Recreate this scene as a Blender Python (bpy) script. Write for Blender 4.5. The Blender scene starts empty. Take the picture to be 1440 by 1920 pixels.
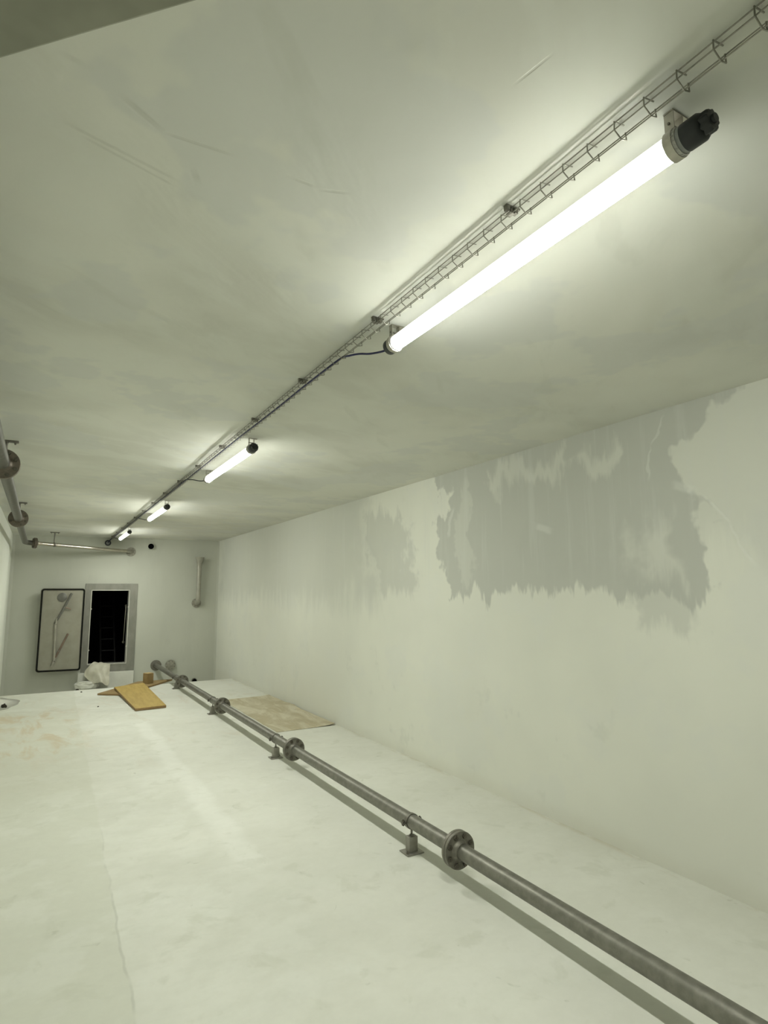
import bpy, math, random
from mathutils import Vector, Matrix, noise
random.seed(7)
PI = math.pi
COL = bpy.context.scene.collection

# ------------------------------------------------------------------ sizes of the place (metres)
W = 4.067          # right wall
XL = -0.637        # left wall
CE = 3.389         # ceiling height
EYE = 1.9927       # camera height
LR, G = 15.861, -0.103   # far wall: y = LR + G*(x-W)
YN = -1.7          # near wall
XP, ZP, RP = 2.629, 0.229, 0.0522
def bw(x, out, z):
    return Vector((x, LR + G*(x-W) - out, z))
WALLROT = Matrix.Rotation(math.atan(G), 4, 'Z')
def floor_z(y):
    return 0.0 if y < 14.3 else -(y-14.3)*0.153

# ------------------------------------------------------------------ node helper
class N:
    nt = None
    def __init__(s, sock): s.s = sock
    @staticmethod
    def m(op, a, b=None, c=None, clamp=False):
        n = N.nt.nodes.new('ShaderNodeMath'); n.operation = op; n.use_clamp = clamp
        for i, v in enumerate((a, b, c)):
            if v is None: continue
            if isinstance(v, N): N.nt.links.new(v.s, n.inputs[i])
            else: n.inputs[i].default_value = v
        return N(n.outputs[0])
    def __add__(a, b): return N.m('ADD', a, b)
    __radd__ = __add__
    def __mul__(a, b): return N.m('MULTIPLY', a, b)
    __rmul__ = __mul__
    def __sub__(a, b): return N.m('SUBTRACT', a, b)
    def __rsub__(a, b): return N.m('SUBTRACT', b, a)
    def __truediv__(a, b): return N.m('DIVIDE', a, b)
def absn(a): return N.m('ABSOLUTE', a)
def maxn(a, b): return N.m('MAXIMUM', a, b)
def clampn(a): return N.m('ADD', a, 0.0, clamp=True)
def step(a, lo, hi):
    """0 below lo, 1 above hi"""
    n = N.nt.nodes.new('ShaderNodeMapRange'); n.interpolation_type = 'SMOOTHSTEP'
    N.nt.links.new(a.s, n.inputs['Value'])
    n.inputs['From Min'].default_value = lo; n.inputs['From Max'].default_value = hi
    return N(n.outputs['Result'])
def box(u, v, u0, u1, v0, v1, soft):
    du = absn(u-(u0+u1)/2) - (u1-u0)/2
    dv = absn(v-(v0+v1)/2) - (v1-v0)/2
    return 1.0 - step(maxn(du, dv), -soft, soft)
def seg(u, v, u0, v0, u1, v1, w):
    L = math.hypot(u1-u0, v1-v0); tu, tv = (u1-u0)/L, (v1-v0)/L
    a = (u-(u0+u1)/2); b = (v-(v0+v1)/2)
    along = absn(a*tu+b*tv) - L/2
    across = absn(a*(-tv)+b*tu)
    return (1.0-step(across, w*0.3, w))*(1.0-step(along, -0.06, 0.02))
def xyz():
    tc = N.nt.nodes.new('ShaderNodeTexCoord'); sp = N.nt.nodes.new('ShaderNodeSeparateXYZ')
    N.nt.links.new(tc.outputs['Object'], sp.inputs[0])
    return N(sp.outputs[0]), N(sp.outputs[1]), N(sp.outputs[2]), tc.outputs['Object']
def comb(x, y, z):
    n = N.nt.nodes.new('ShaderNodeCombineXYZ')
    for i, v in enumerate((x, y, z)):
        if isinstance(v, N): N.nt.links.new(v.s, n.inputs[i])
        else: n.inputs[i].default_value = v
    return n.outputs[0]
def noi(vec, scale, detail=4, rough=.55, dist=0.0):
    n = N.nt.nodes.new('ShaderNodeTexNoise')
    N.nt.links.new(vec, n.inputs['Vector'])
    n.inputs['Scale'].default_value = scale; n.inputs['Detail'].default_value = min(detail, 4) if scale > 1 else min(detail, 3)
    n.inputs['Roughness'].default_value = rough; n.inputs['Distortion'].default_value = dist
    return N(n.outputs['Fac'])
def mixc(fac, a, b, mode='MIX'):
    n = N.nt.nodes.new('ShaderNodeMix'); n.data_type = 'RGBA'; n.blend_type = mode
    if isinstance(fac, N): N.nt.links.new(fac.s, n.inputs[0])
    else: n.inputs[0].default_value = fac
    for i, v in ((6, a), (7, b)):
        if isinstance(v, tuple): n.inputs[i].default_value = (*v, 1) if len(v) == 3 else v
        else: N.nt.links.new(v, n.inputs[i])
    return n.outputs[2]
def newmat(name, rough=.8, metal=0.0):
    m = bpy.data.materials.new(name); m.use_nodes = True; N.nt = m.node_tree
    b = m.node_tree.nodes['Principled BSDF']
    b.inputs['Roughness'].default_value = rough; b.inputs['Metallic'].default_value = metal
    return m, b
def bump(b, h, strength, dist):
    n = N.nt.nodes.new('ShaderNodeBump'); n.inputs['Strength'].default_value = strength
    n.inputs['Distance'].default_value = dist
    N.nt.links.new(h.s, n.inputs['Height']); N.nt.links.new(n.outputs[0], b.inputs['Normal'])
def setc(b, c):
    if isinstance(c, tuple): b.inputs['Base Color'].default_value = (*c, 1)
    else: N.nt.links.new(c, b.inputs['Base Color'])

# ------------------------------------------------------------------ materials
def mottled(name, c1, c2, scale, rough=.8, metal=0., bs=0., bd=.002, stretch=None, spec=None):
    m, b = newmat(name, rough, metal)
    x, y, z, v = xyz()
    if stretch: v = comb(x*stretch[0], y*stretch[1], z*stretch[2])
    n = noi(v, scale, 5, .6)
    setc(b, mixc(step(n, .3, .7), c1, c2))
    if bs: bump(b, n, bs, bd)
    if spec is not None: b.inputs['Specular IOR Level'].default_value = spec
    return m

# floor: limewashed concrete, coats ending in straight edges, scuffs and a rusty patch
mat_floor, b = newmat('floor_coating', .85)
x, y, z, v = xyz()
big = noi(v, .9, 5, .6); fine = noi(v, 14, 5, .65); mid = noi(v, 3.2, 6, .62, .4)
wob = (noi(v, 2.2, 3)-.5)*.10
edgeL = x + wob - y*.02
c = mixc(step(big, .35, .68), (.75, .755, .69), (.66, .665, .597))
left = 1.0-step(edgeL, .44, .47)
c = mixc(left*.75, c, (.63, .64, .555))
c = mixc(step(noi(comb(x*.7, y*1.3, z), 5.5, 4, .65), .42, .66)*.30, c, (.62, .625, .55))
c = mixc(step(noi(v, 2.0, 4, .6), .50, .60)*.25, c, (.80, .81, .76))
right = step(x+wob*1.6, 1.58, 1.64)*.38
c = mixc(right, c, (.69, .69, .62))
stripb = box(x+wob*1.5, y+mid*1.5, 1.40, 1.60, 5.4, 11.0, .06)*.42
c = mixc(stripb, c, (.86, .865, .82))
seam = (1.0-step(absn(edgeL-.455), .002, .012))*(1.0-step(y, 5.0, 6.2))*step(noi(v, 3, 2), .30, .5)
c = mixc(seam*.4, c, (.42, .43, .37))
blot = step(mid, .56, .68)
c = mixc(blot*.38, c, (.55, .56, .47))
crater = step(noi(v, 6.5, 3, .5, .8), .70, .76)
c = mixc(crater*.40, c, (.43, .44, .36))
vr = comb(x*1.2, y*.45+x*.25, z)
lz = box(x+wob, y+wob*6, -.8, .60, 7.2, 12.0, .5)
c = mixc(lz*.35, c, (.58, .57, .47))
rust = step(noi(vr, 2.6, 6, .65, .6), .46, .66)*box(x+wob, y+wob*6, -.8, .60, 8.6, 12.0, .35)
c = mixc(rust*.70, c, (.55, .45, .29))
rust2 = step(noi(vr, 2.1, 6, .65, .6), .54, .7)*step(y, 6.5, 9.5)
c = mixc(rust2*.32, c, (.58, .50, .38))
joint = (1.0-step(absn(y+(x-.5)*.33-11.95+wob*.6), .01, .05))*(1.0-step(x, 1.5, 2.0))
c = mixc(joint*.30, c, (.50, .47, .38))
dirt = step(x, 3.98, 4.06)*step(noi(comb(x*3, y, z), 2.5, 5, .6), .45, .6)
c = mixc(dirt*.45, c, (.50, .45, .33))
gut = step(y+wob*3, 14.35, 15.6)*.25  # gutter shading painted in: greyer towards the far wall
c = mixc(gut, c, (.60, .60, .52))
c = mixc(.10, c, mixc(fine, (.4, .4, .36), (1, 1, .95)))
setc(b, c); bump(b, fine*.35+mid*.9, .35, .006)

# ceiling: trowelled plaster
mat_ceiling, b = newmat('ceiling_plaster', .8)
x, y, z, v = xyz()
tv = comb(x*.75+y*.35, y*1.5-x*.8, z)
tro = noi(tv, 1.6, 7, .62, .35); big = noi(v, .7, 4, .5); fine = noi(v, 45, 4, .6)
c = mixc(step(big, .38, .62), (.715, .715, .645), (.605, .605, .54))
c = mixc(step(tro, .44, .60)*.5, c, (.705, .715, .65))
c = mixc(step(noi(v, 1.1, 5, .6), .51, .56)*.45, c, (.60, .61, .59))
sw = step(noi(comb(x*.9+y*.9, y*2.6-x*2.6, z), 1.1, 4, .5, .4), .60, .70)
c = mixc(sw*.25, c, (.54, .545, .48))
gr = seg(x, y, -.03, 1.85, .31, 1.945, .010)
for a in ((.02, 1.885, .31, 1.98, .008), (.10, 1.66, .235, 1.745, .016), (.235, 1.745, .45, 1.735, .010), (-.05, 1.595, .01, 1.605, .014),
          (.345, 1.86, .38, 1.93, .018), (.63, 1.738, .74, 1.743, .010), (.75, 1.75, .85, 1.715, .010), (1.07, .97, 1.05, 1.08, .006)):
    gr = maxn(gr, seg(x, y, *a))
c = mixc(gr*.35, c, (.50, .50, .44))
setc(b, c); bump(b, tro+fine*.015-gr*.10, .30, .03)

# plain walls
def plaster(name, c1, c2, c3):
    m, b = newmat(name, .85)
    x, y, z, v = xyz()
    sv = comb(x*2.2, y*2.2, z*.6)
    c = mixc(step(noi(v, .8, 4, .5), .35, .7), c1, c2)
    c = mixc(step(noi(sv, 1.4, 6, .6), .5, .68)*.35, c, c3)
    setc(b, c); bump(b, noi(v, 5, 5, .55)*.5+noi(v, 40, 3)*.05, .25, .01)
    return m
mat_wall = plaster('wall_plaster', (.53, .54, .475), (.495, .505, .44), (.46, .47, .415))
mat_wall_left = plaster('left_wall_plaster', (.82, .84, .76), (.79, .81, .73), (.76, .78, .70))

# right wall: limewash with a thin, grey band that ends in drips
mat_wall_right, b = newmat('right_wall_limewash', .85)
x, y, z, v = xyz()
sv = comb(x, y*3.2, z*.7)
w1 = (noi(sv, 1.5, 6, .62)-.5); w2 = (noi(v, 1.5, 6, .62)-.5); w3 = noi(comb(x, y*9, z*.8), 1.6, 3, .6)-.5
w4 = noi(v, .65, 3, .5)-.5
u2 = y + w2*.35; t2 = z + w2*.2
u = y + w2*1.5 + w3*.12 + w4*2.2; t = z + w1*.85 + w2*.30 + w4*.5
c = mixc(step(noi(v, .55, 4, .55), .35, .68), (.755, .76, .68), (.70, .705, .635))
c = mixc(step(noi(v, 1.3, 5, .6), .52, .63)*.4, c, (.70, .71, .665))
GREY = (.475, .485, .445)
D = box(u, t, 2.22, 5.75, 1.98, 3.8, .04)
lite = box(u, t, 2.62, 3.05, 2.15, 2.52, .12)*.55
lite = maxn(lite, box(u, t, 3.25, 4.5, 3.0, 3.18, .07)*.55)
lite = maxn(lite, box(u, t, 5.0, 5.35, 2.1, 3.2, .05)*.30)
c = mixc(D*(1.0-lite)*.85, c, GREY)
D2 = box(u, t, 2.55, 3.2, 1.68, 2.1, .08)*.45
D3 = box(u, t, 6.45, 7.35, 2.0, 3.05, .08)*.50
D4 = box(u, t, 7.4, 15.6, 1.9, 3.8, .3)*.50  # grey wash of the upper far part, deepened against the far lamps' light
D5 = box(u, t, .2, 2.35, 2.3, 3.6, .2)*.30
D6 = box(u, t, 3.2, 4.2, 2.15, 2.45, .07)*.25
for d in (D2, D3, D4, D5, D6): c = mixc(d, c, GREY)
drip = step(noi(comb(x, y*6, z*.35), 1.5, 5, .6), .52, .7)*step(z, 1.9, 2.4)
c = mixc(drip*.30, c, (.66, .67, .63))
sc = seg(u2, t2, 2.50, 2.70, 2.72, 2.80, .045)
for a in ((2.72, 3.33, 2.86, 3.12, .016), (2.86, 3.13, 2.88, 2.84, .014), (2.50, 2.70, 2.30, 2.46, .014),
          (2.31, 2.47, 2.16, 2.16, .014), (3.95, 2.56, 4.15, 2.62, .045), (5.50, 3.0, 5.55, 2.62, .045)):
    sc = maxn(sc, seg(u2, t2, *a))
c = mixc(sc*.30, c, (.80, .81, .76))
c = mixc(step(y, 6.0, 10.0)*.22, c, (.52, .53, .47))  # far stretch painted darker to offset excess light from the far lamps
foot = (1.0-step(z+w2*.2, .02, .16))*.25
c = mixc(foot, c, (.60, .58, .49))
c = mixc(step(noi(v, 1.9, 6, .65), .60, .70)*(1.0-step(z, .8, 1.6))*.35, c, (.60, .61, .55))
setc(b, c); bump(b, D*.5+noi(v, 4, 6, .6)*.6+noi(v, 40, 3)*.05+sc*.4, .22, .012)

mat_steel = mottled('dull_steel', (.185, .180, .155), (.245, .238, .210), 18, .46, .75, .03, .001)
mat_steel2 = mottled('flange_steel', (.175, .168, .142), (.235, .222, .19), 30, .52, .7, .15, .001)
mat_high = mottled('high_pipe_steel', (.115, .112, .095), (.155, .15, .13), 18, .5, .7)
mat_post = mottled('support_steel', (.26, .25, .215), (.33, .32, .28), 18, .5, .6)
mat_boltdark = mottled('dark_bolt_steel', (.11, .10, .08), (.15, .14, .115), 30, .45, .7)
mat_bright = mottled('bright_stainless', (.50, .47, .40), (.58, .55, .47), 12, .24, .95)
mat_wire = mottled('wire_steel', (.24, .235, .20), (.32, .31, .27), 20, .35, .85)
mat_galv = mottled('galvanised_bracket', (.42, .40, .35), (.50, .48, .42), 20, .4, .8)
mat_rubber = mottled('black_rubber', (.008, .008, .007), (.014, .014, .012), 20, .9, spec=.15)
mat_cap = mottled('black_plastic', (.010, .012, .014), (.018, .021, .024), 14, .42)
mat_ring = mottled('grey_plastic', (.25, .26, .25), (.31, .32, .31), 20, .5)
mat_clear = mottled('frosted_collar', (.42, .41, .38), (.56, .55, .52), 9, .3, .0, stretch=(5, 1, 5))
mat_blue = mottled('blue_cable', (.012, .013, .075), (.018, .02, .10), 10, .45)
mat_dark_cable = mottled('dark_cable', (.018, .020, .030), (.03, .032, .042), 10, .5)
mat_wood_y = mottled('yellow_plywood', (.42, .285, .07), (.52, .37, .105), 5, .6, 0, .1, .001, (3, .5, 1))
mat_wood_b = mottled('brown_plank', (.26, .175, .07), (.34, .24, .105), 6, .7, 0, .1, .001, (1, .6, 1))
mat_wood_edge = mottled('plywood_edge', (.22, .14, .06), (.30, .20, .09), 30, .8, stretch=(1, 1, 8))
mat_wood_end = mottled('sawn_wood_end', (.46, .33, .15), (.56, .42, .21), 18, .8)
mat_leaf = mottled('hatch_steel_plate', (.27, .26, .21), (.32, .31, .255), 3, .55, .2)
mat_boss = mottled('hatch_boss_steel', (.13, .13, .115), (.17, .17, .15), 12, .5, .3)
mat_frame = mottled('hatch_frame_steel', (.225, .225, .195), (.29, .285, .25), 5, .55, .3, .1, .001, (1, 1, .5))
mat_frame_edge = mottled('bright_frame_edge', (.60, .59, .53), (.66, .65, .59), 5, .45, .3)
mat_rod = mottled('leaf_rod_steel', (.34, .33, .28), (.42, .405, .35), 8, .42, .4)
mat_rod_brown = mottled('leaf_lever_brown', (.17, .125, .095), (.23, .17, .13), 8, .5, .3)
mat_black = mottled('room_painted_dark', (.004, .004, .004), (.007, .007, .007), 3, .95, spec=.05)  # near-black colour stands in for the darkness of the chamber
mat_bore_dark = mottled('pipe_bore', (.003, .003, .003), (.006, .006, .006), 3, .95, spec=.05)  # shade inside the open pipe mouths, painted as near-black colour
mat_concrete = mottled('raw_concrete', (.25, .25, .20), (.34, .34, .275), 2.6, .9, 0, .5, .006, (1, 1, 1))
mat_cloth = mottled('crumpled_sheet', (.52, .50, .40), (.64, .62, .53), 3, .8, 0, .35, .01)
mat_bag = mottled('white_bag', (.58, .58, .52), (.66, .66, .60), 4, .7, 0, .3, .008)
mat_sill = mottled('white_sill_paint', (.62, .62, .56), (.68, .68, .62), 4, .8, 0, .2, .005)
mat_debris = mottled('dark_debris', (.02, .018, .013), (.05, .042, .03), 30, .9)
mat_mortar = mottled('mortar_crumb', (.66, .66, .59), (.74, .74, .67), 12, .95, 0, .5, .01)
mat_flange_paint = mottled('dusty_wall_flange', (.27, .26, .215), (.36, .35, .29), 20, .6, .3)
mat_red = mottled('rusty_elbow_steel', (.135, .115, .09), (.19, .165, .135), 25, .5, .6)

mat_sheet, b = newmat('stained_cardboard', .55)
x, y, z, v = xyz()
c = mixc(step(noi(comb(x*2, y*.7, z), 2.2, 6, .65, .8), .38, .66), (.44, .385, .25), (.60, .56, .43))
c = mixc(step(noi(v, 3.1, 5, .6), .6, .68)*.5, c, (.55, .46, .28))
setc(b, c); bump(b, noi(comb(x*2, y*.7, z), 3.0, 6, .6, 1.0), .6, .02)

mat_tube, b = newmat('lit_tube', .4)
x, y, z, v = xyz()
b.inputs['Base Color'].default_value = (.8, .8, .8, 1)
b.inputs['Emission Color'].default_value = (.98, 1.0, .90, 1)
# the light strip inside faces down: the upper side of the diffuser glows far less
up = step(z, -.041, -.005)
N.nt.links.new((134.0-up*132.4).s, b.inputs['Emission Strength'])

# ------------------------------------------------------------------ mesh helper
def frame_of(d):
    d = d.normalized()
    a = Vector((0, 0, 1)) if abs(d.z) < .9 else Vector((1, 0, 0))
    u = d.cross(a).normalized(); return u, d.cross(u).normalized()
class MB:
    def __init__(s): s.v = []; s.f = []
    def add(s, vs, fs):
        o = len(s.v); s.v += [Vector(p) for p in vs]; s.f += [tuple(i+o for i in f) for f in fs]; return s
    def box(s, c, size, rot=None):
        h = [q/2 for q in size]
        vs = [Vector((sx*h[0], sy*h[1], sz*h[2])) for sx in (-1, 1) for sy in (-1, 1) for sz in (-1, 1)]
        if rot: vs = [rot @ p for p in vs]
        c = Vector(c)
        return s.add([p+c for p in vs], [(0, 1, 3, 2), (4, 6, 7, 5), (0, 4, 5, 1), (2, 3, 7, 6), (0, 2, 6, 4), (1, 5, 7, 3)])
    def lathe(s, p0, axis, prof, seg=32, closed=False):
        """prof: (distance along axis, radius)"""
        p0 = Vector(p0); axis = Vector(axis).normalized(); u, w = frame_of(axis)
        vs = []; fs = []
        for t, r in prof:
            for k in range(seg):
                a = 2*PI*k/seg
                vs.append(p0+axis*t+(u*math.cos(a)+w*math.sin(a))*max(r, 1e-5))
        n = len(prof)
        for i in range(n if closed else n-1):
            j = (i+1) % n
            for k in range(seg):
                k2 = (k+1) % seg
                fs.append((i*seg+k, i*seg+k2, j*seg+k2, j*seg+k))
        return s.add(vs, fs)
    def cyl(s, p0, p1, r, seg=24, r2=None):
        p0 = Vector(p0); p1 = Vector(p1); L = (p1-p0).length
        r2 = r if r2 is None else r2
        return s.lathe(p0, p1-p0, [(0, 0), (0, r), (L, r2), (L, 0)], seg)
    def pipe(s, p0, p1, r, ri, seg=32):
        p0 = Vector(p0); p1 = Vector(p1); L = (p1-p0).length
        return s.lathe(p0, p1-p0, [(0, ri), (0, r), (L, r), (L, ri)], seg, True)
    def tube(s, pts, r, seg=10, cap=True):
        pts = [Vector(p) for p in pts]; n = len(pts); rings = []
        t = (pts[1]-pts[0]).normalized(); u, w = frame_of(t)
        for i, p in enumerate(pts):
            if i == 0: d = pts[1]-pts[0]
            elif i == n-1: d = pts[-1]-pts[-2]
            else: d = (pts[i+1]-p).normalized()+(p-pts[i-1]).normalized()
            d = d.normalized(); q = t.rotation_difference(d); u = q @ u; w = q @ w; t = d
            rr = r[i] if isinstance(r, (list, tuple)) else r
            rings.append([p+(u*math.cos(2*PI*k/seg)+w*math.sin(2*PI*k/seg))*rr for k in range(seg)])
        vs = [q for rg in rings for q in rg]
        fs = [(i*seg+k, i*seg+(k+1) % seg, (i+1)*seg+(k+1) % seg, (i+1)*seg+k) for i in range(n-1) for k in range(seg)]
        if cap: fs += [tuple(range(seg-1, -1, -1)), tuple((n-1)*seg+k for k in range(seg))]
        return s.add(vs, fs)
    def build(s, name, mat, parent=None, origin=None, bevel=0, label=None, angle=40):
        root = parent
        off = Vector((0, 0, 0))
        p = parent
        while p is not None: off += Vector(p.location); p = p.parent
        me = bpy.data.meshes.new(name)
        loc = Vector((0, 0, 0))
        if parent is None and origin is not None: loc = Vector(origin); off = loc
        me.from_pydata([tuple(q-off) for q in s.v], [], s.f)
        me.materials.append(mat)
        import bmesh
        bm = bmesh.new(); bm.from_mesh(me)
        bmesh.ops.remove_doubles(bm, verts=bm.verts, dist=2e-5)
        bmesh.ops.recalc_face_normals(bm, faces=bm.faces); bm.to_mesh(me); bm.free()
        for q in me.polygons: q.use_smooth = True
        me.set_sharp_from_angle(angle=math.radians(angle))
        o = bpy.data.objects.new(name, me); COL.objects.link(o)
        o.location = loc
        if parent is not None: o.parent = parent
        if bevel:
            md = o.modifiers.new('bevel', 'BEVEL'); md.width = bevel; md.segments = 2; md.limit_method = 'ANGLE'
            md.angle_limit = math.radians(50)
        if label: o['label'] = label
        return o
def tag(o, label, cat, group=None, kind=None):
    o['label'] = label; o['category'] = cat
    if group: o['group'] = group
    if kind: o['kind'] = kind
    return o
def thing(name, loc, label, cat, group=None):
    o = bpy.data.objects.new(name, None); o.empty_display_size = .1; COL.objects.link(o); o.location = loc
    return tag(o, label, cat, group)
def struct(o): o['kind'] = 'structure'; return o
def dup(src, loc, label, rotz=None):
    def cp(o, par):
        c = o.copy(); COL.objects.link(c)
        if par is not None: c.parent = par
        for ch in list(o.children): cp(ch, c)
        return c
    c = cp(src, None); c.location = loc; c['label'] = label
    if rotz is not None: c.rotation_euler = (0, 0, rotz)
    return c

# ------------------------------------------------------------------ the room
T = .3
def yb(x): return LR + G*(x-W)
# floor with the fall towards the far wall
m = MB(); x0, x1 = XL-T, W+T
prof = [(YN-T, 0), (14.3, 0), (16.9, floor_z(16.9)), (16.9, -.75), (YN-T, -.75)]
m.add([(x0, a, c) for a, c in prof]+[(x1, a, c) for a, c in prof],
      [(0, 1, 6, 5), (1, 2, 7, 6), (2, 3, 8, 7), (3, 4, 9, 8), (4, 0, 5, 9), (4, 3, 2, 1, 0), (5, 6, 7, 8, 9)])
struct(m.build('floor', mat_floor, angle=1))
struct(MB().box(((x0+x1)/2, (YN-T+17)/2, CE+T/2), (x1-x0, 17-YN+T, T)).build('ceiling', mat_ceiling))
struct(MB().box((XL-T/2, (YN-T+16.35)/2, (CE-.7)/2), (T, 16.35-YN+T, CE+.7)).build('wall_left', mat_wall_left))
struct(MB().box((W+T/2, (YN-T+15.86)/2, (CE-.7)/2), (T, 15.86-YN+T, CE+.7)).build('wall_right', mat_wall_right))
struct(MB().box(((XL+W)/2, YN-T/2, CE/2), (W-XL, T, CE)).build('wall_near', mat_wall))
# far wall with the hatch opening
OX0, OX1, OZ0, OZ1 = 1.087, 1.937, .315, 2.095
m = MB()
def slab(m, xa, xb, za, zb, w0, w1):
    vs = [bw(a, c, d) for a in (xa, xb) for c in (w0, w1) for d in (za, zb)]
    m.add(vs, [(0, 1, 3, 2), (4, 6, 7, 5), (0, 4, 5, 1), (2, 3, 7, 6), (0, 2, 6, 4), (1, 5, 7, 3)])
slab(m, XL-T, OX0, -.6, CE, -T, 0); slab(m, OX1, W+T, -.6, CE, -T, 0)
slab(m, OX0, OX1, -.6, OZ0, -T, 0); slab(m, OX0, OX1, OZ1, CE, -T, 0)
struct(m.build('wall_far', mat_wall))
# plaster coves where the far wall meets the left and right walls
def cove(xc, yc, sx, r, z0, z1):
    m = MB(); pts = [(xc, yc), (xc, yc-r)]
    for k in range(0, 9):
        a = PI/2*k/8
        pts.append((xc+sx*(r-r*math.cos(a)), yc-r+r*math.sin(a)))
    pts.append((xc+sx*r, yc))
    n = len(pts)
    m.add([(a, c, z0) for a, c in pts]+[(a, c, z1) for a, c in pts],
          [(i, (i+1) % n, n+(i+1) % n, n+i) for i in range(n)]+[tuple(range(n)), tuple(range(2*n-1, n-1, -1))])
    return m
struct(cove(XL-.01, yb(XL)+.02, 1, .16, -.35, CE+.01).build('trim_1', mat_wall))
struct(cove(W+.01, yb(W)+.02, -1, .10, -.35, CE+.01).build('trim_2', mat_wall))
# white plinth under the hatch frame
m = MB(); slab(m, .90, 2.12, -.34, .135, -.01, .10)
struct(m.build('trim_3', mat_sill, bevel=.012))
# unlit chamber behind the hatch opening
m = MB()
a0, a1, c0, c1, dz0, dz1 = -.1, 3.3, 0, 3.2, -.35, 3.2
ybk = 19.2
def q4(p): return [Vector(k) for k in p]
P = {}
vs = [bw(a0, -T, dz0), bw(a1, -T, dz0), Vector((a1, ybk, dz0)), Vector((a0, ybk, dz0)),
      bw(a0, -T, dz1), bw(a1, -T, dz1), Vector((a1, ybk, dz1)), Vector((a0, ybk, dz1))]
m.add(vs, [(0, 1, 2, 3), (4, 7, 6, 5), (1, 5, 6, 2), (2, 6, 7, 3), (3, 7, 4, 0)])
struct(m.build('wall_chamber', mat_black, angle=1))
# raw concrete beam crossing the ceiling corner beside the camera (edge on x + y = 1.137)
m = MB(); e = Vector((1, -1, 0)).normalized(); n_ = Vector((-1, -1, 0)).normalized()
pA = Vector((-.637, 1.774, 0)); pB = Vector((2.78, -1.643, 0))
zb = CE-.35
pts = [pA, pB, pB+n_*.08, Vector((-.637, -1.45, 0)) if False else pA+n_*.001]
poly = [(-.637, 1.774), (2.83, -1.693), (1.90, -1.693), (-.637, .84)]
m.add([(a, c, zb) for a, c in poly]+[(a, c, CE+.005) for a, c in poly],
      [(0, 1, 2, 3), (7, 6, 5, 4), (0, 4, 5, 1), (1, 5, 6, 2), (2, 6, 7, 3), (3, 7, 4, 0)])
o = m.build('concrete_beam', mat_concrete, bevel=.006, origin=(0, .8, zb))
tag(o, 'dark raw concrete beam crossing the ceiling corner at upper left', 'beam')

# ------------------------------------------------------------------ flanges and pipes
def flange_mb(c, ax, r=.124, th=.024, neck=.068, necklen=.030, bore=RP):
    ax = Vector(ax).normalized()
    return MB().lathe(c, ax, [(0, bore*.9), (0, r-.003), (.003, r), (th-.003, r), (th, r-.003), (th, neck+.006),
                              (th+.004, neck), (th+necklen, bore+.002), (th+necklen, bore*.9)], 40, True)
def bolt_mb(c, ax, L0, L1, r=.0115):
    """hex bolt through a flange pair: c is on the joint plane"""
    ax = Vector(ax).normalized(); c = Vector(c)
    m = MB()
    m.lathe(c-ax*L0, ax, [(-.013, 0), (-.013, r*1.45), (-.011, r*1.6), (0, r*1.6), (0, 0)], 6)
    m.cyl(c-ax*L0, c+ax*(L1+.016), r*.62, 8)
    m.lathe(c+ax*L1, ax, [(0, 0), (0, r*1.6), (.010, r*1.6), (.012, r*1.45), (.012, 0)], 6)
    return m
def flange_joint(root, c, ax, mat=None, bolts=8, phase=22.5, gasket=True, th=.024, r=.124):
    mat = mat or mat_steel2
    ax = Vector(ax).normalized(); c = Vector(c); u, w = frame_of(ax)
    f1 = flange_mb(c-ax*.002, -ax, r, th).build('flange', mat, root)
    f2 = flange_mb(c+ax*.002, ax, r, th).build('flange', mat, root)
    MB().pipe(c-ax*.002, c+ax*.002, r*.8, RP*.95, 32).build('gasket', mat_rubber, root)
    for k in range(bolts):
        a = math.radians(phase)+2*PI*k/bolts
        p = c+(u*math.cos(a)+w*math.sin(a))*(r*.78)
        bolt_mb(p, -ax, th+.002, th+.002).build('bolt', mat_boltdark, f1)
    return f1
def arc(c, r, a0, a1, n, plane):
    out = []
    for k in range(n+1):
        a = a0+(a1-a0)*k/n
        out.append(Vector(c)+plane[0]*math.cos(a)*r+plane[1]*math.sin(a)*r)
    return out

# --- floor pipe
FL = [3.545, 6.645, 9.735, 12.825]
yend = yb(XP)
fp = thing('floor_pipe', (XP, 8, ZP), 'long grey steel pipe with bolted flanges running just above the floor beside the right wall', 'pipe')
ys = [YN+.02]+FL+[yend-.03]
for i in range(5):
    MB().pipe((XP, ys[i]+.01, ZP), (XP, ys[i+1]-.01, ZP), RP, RP-.004, 48).build('pipe_section', mat_steel, fp)
for yv in FL: flange_joint(fp, (XP, yv, ZP), (0, 1, 0))
f = MB()
cw = bw(XP, 0, ZP)
f = flange_mb(cw, WALLROT @ Vector((0, -1, 0)), .128, .03).build('wall_flange', mat_steel2, fp)
for k in range(8):
    a = PI/8+k*PI/4
    p = cw+WALLROT.to_3x3() @ Vector((math.cos(a)*.098, -.030, math.sin(a)*.098))
    MB().lathe(p, WALLROT @ Vector((0, -1, 0)), [(0, 0), (0, .014), (.013, .014), (.013, 0)], 6).build('bolt', mat_steel2, f)

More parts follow.
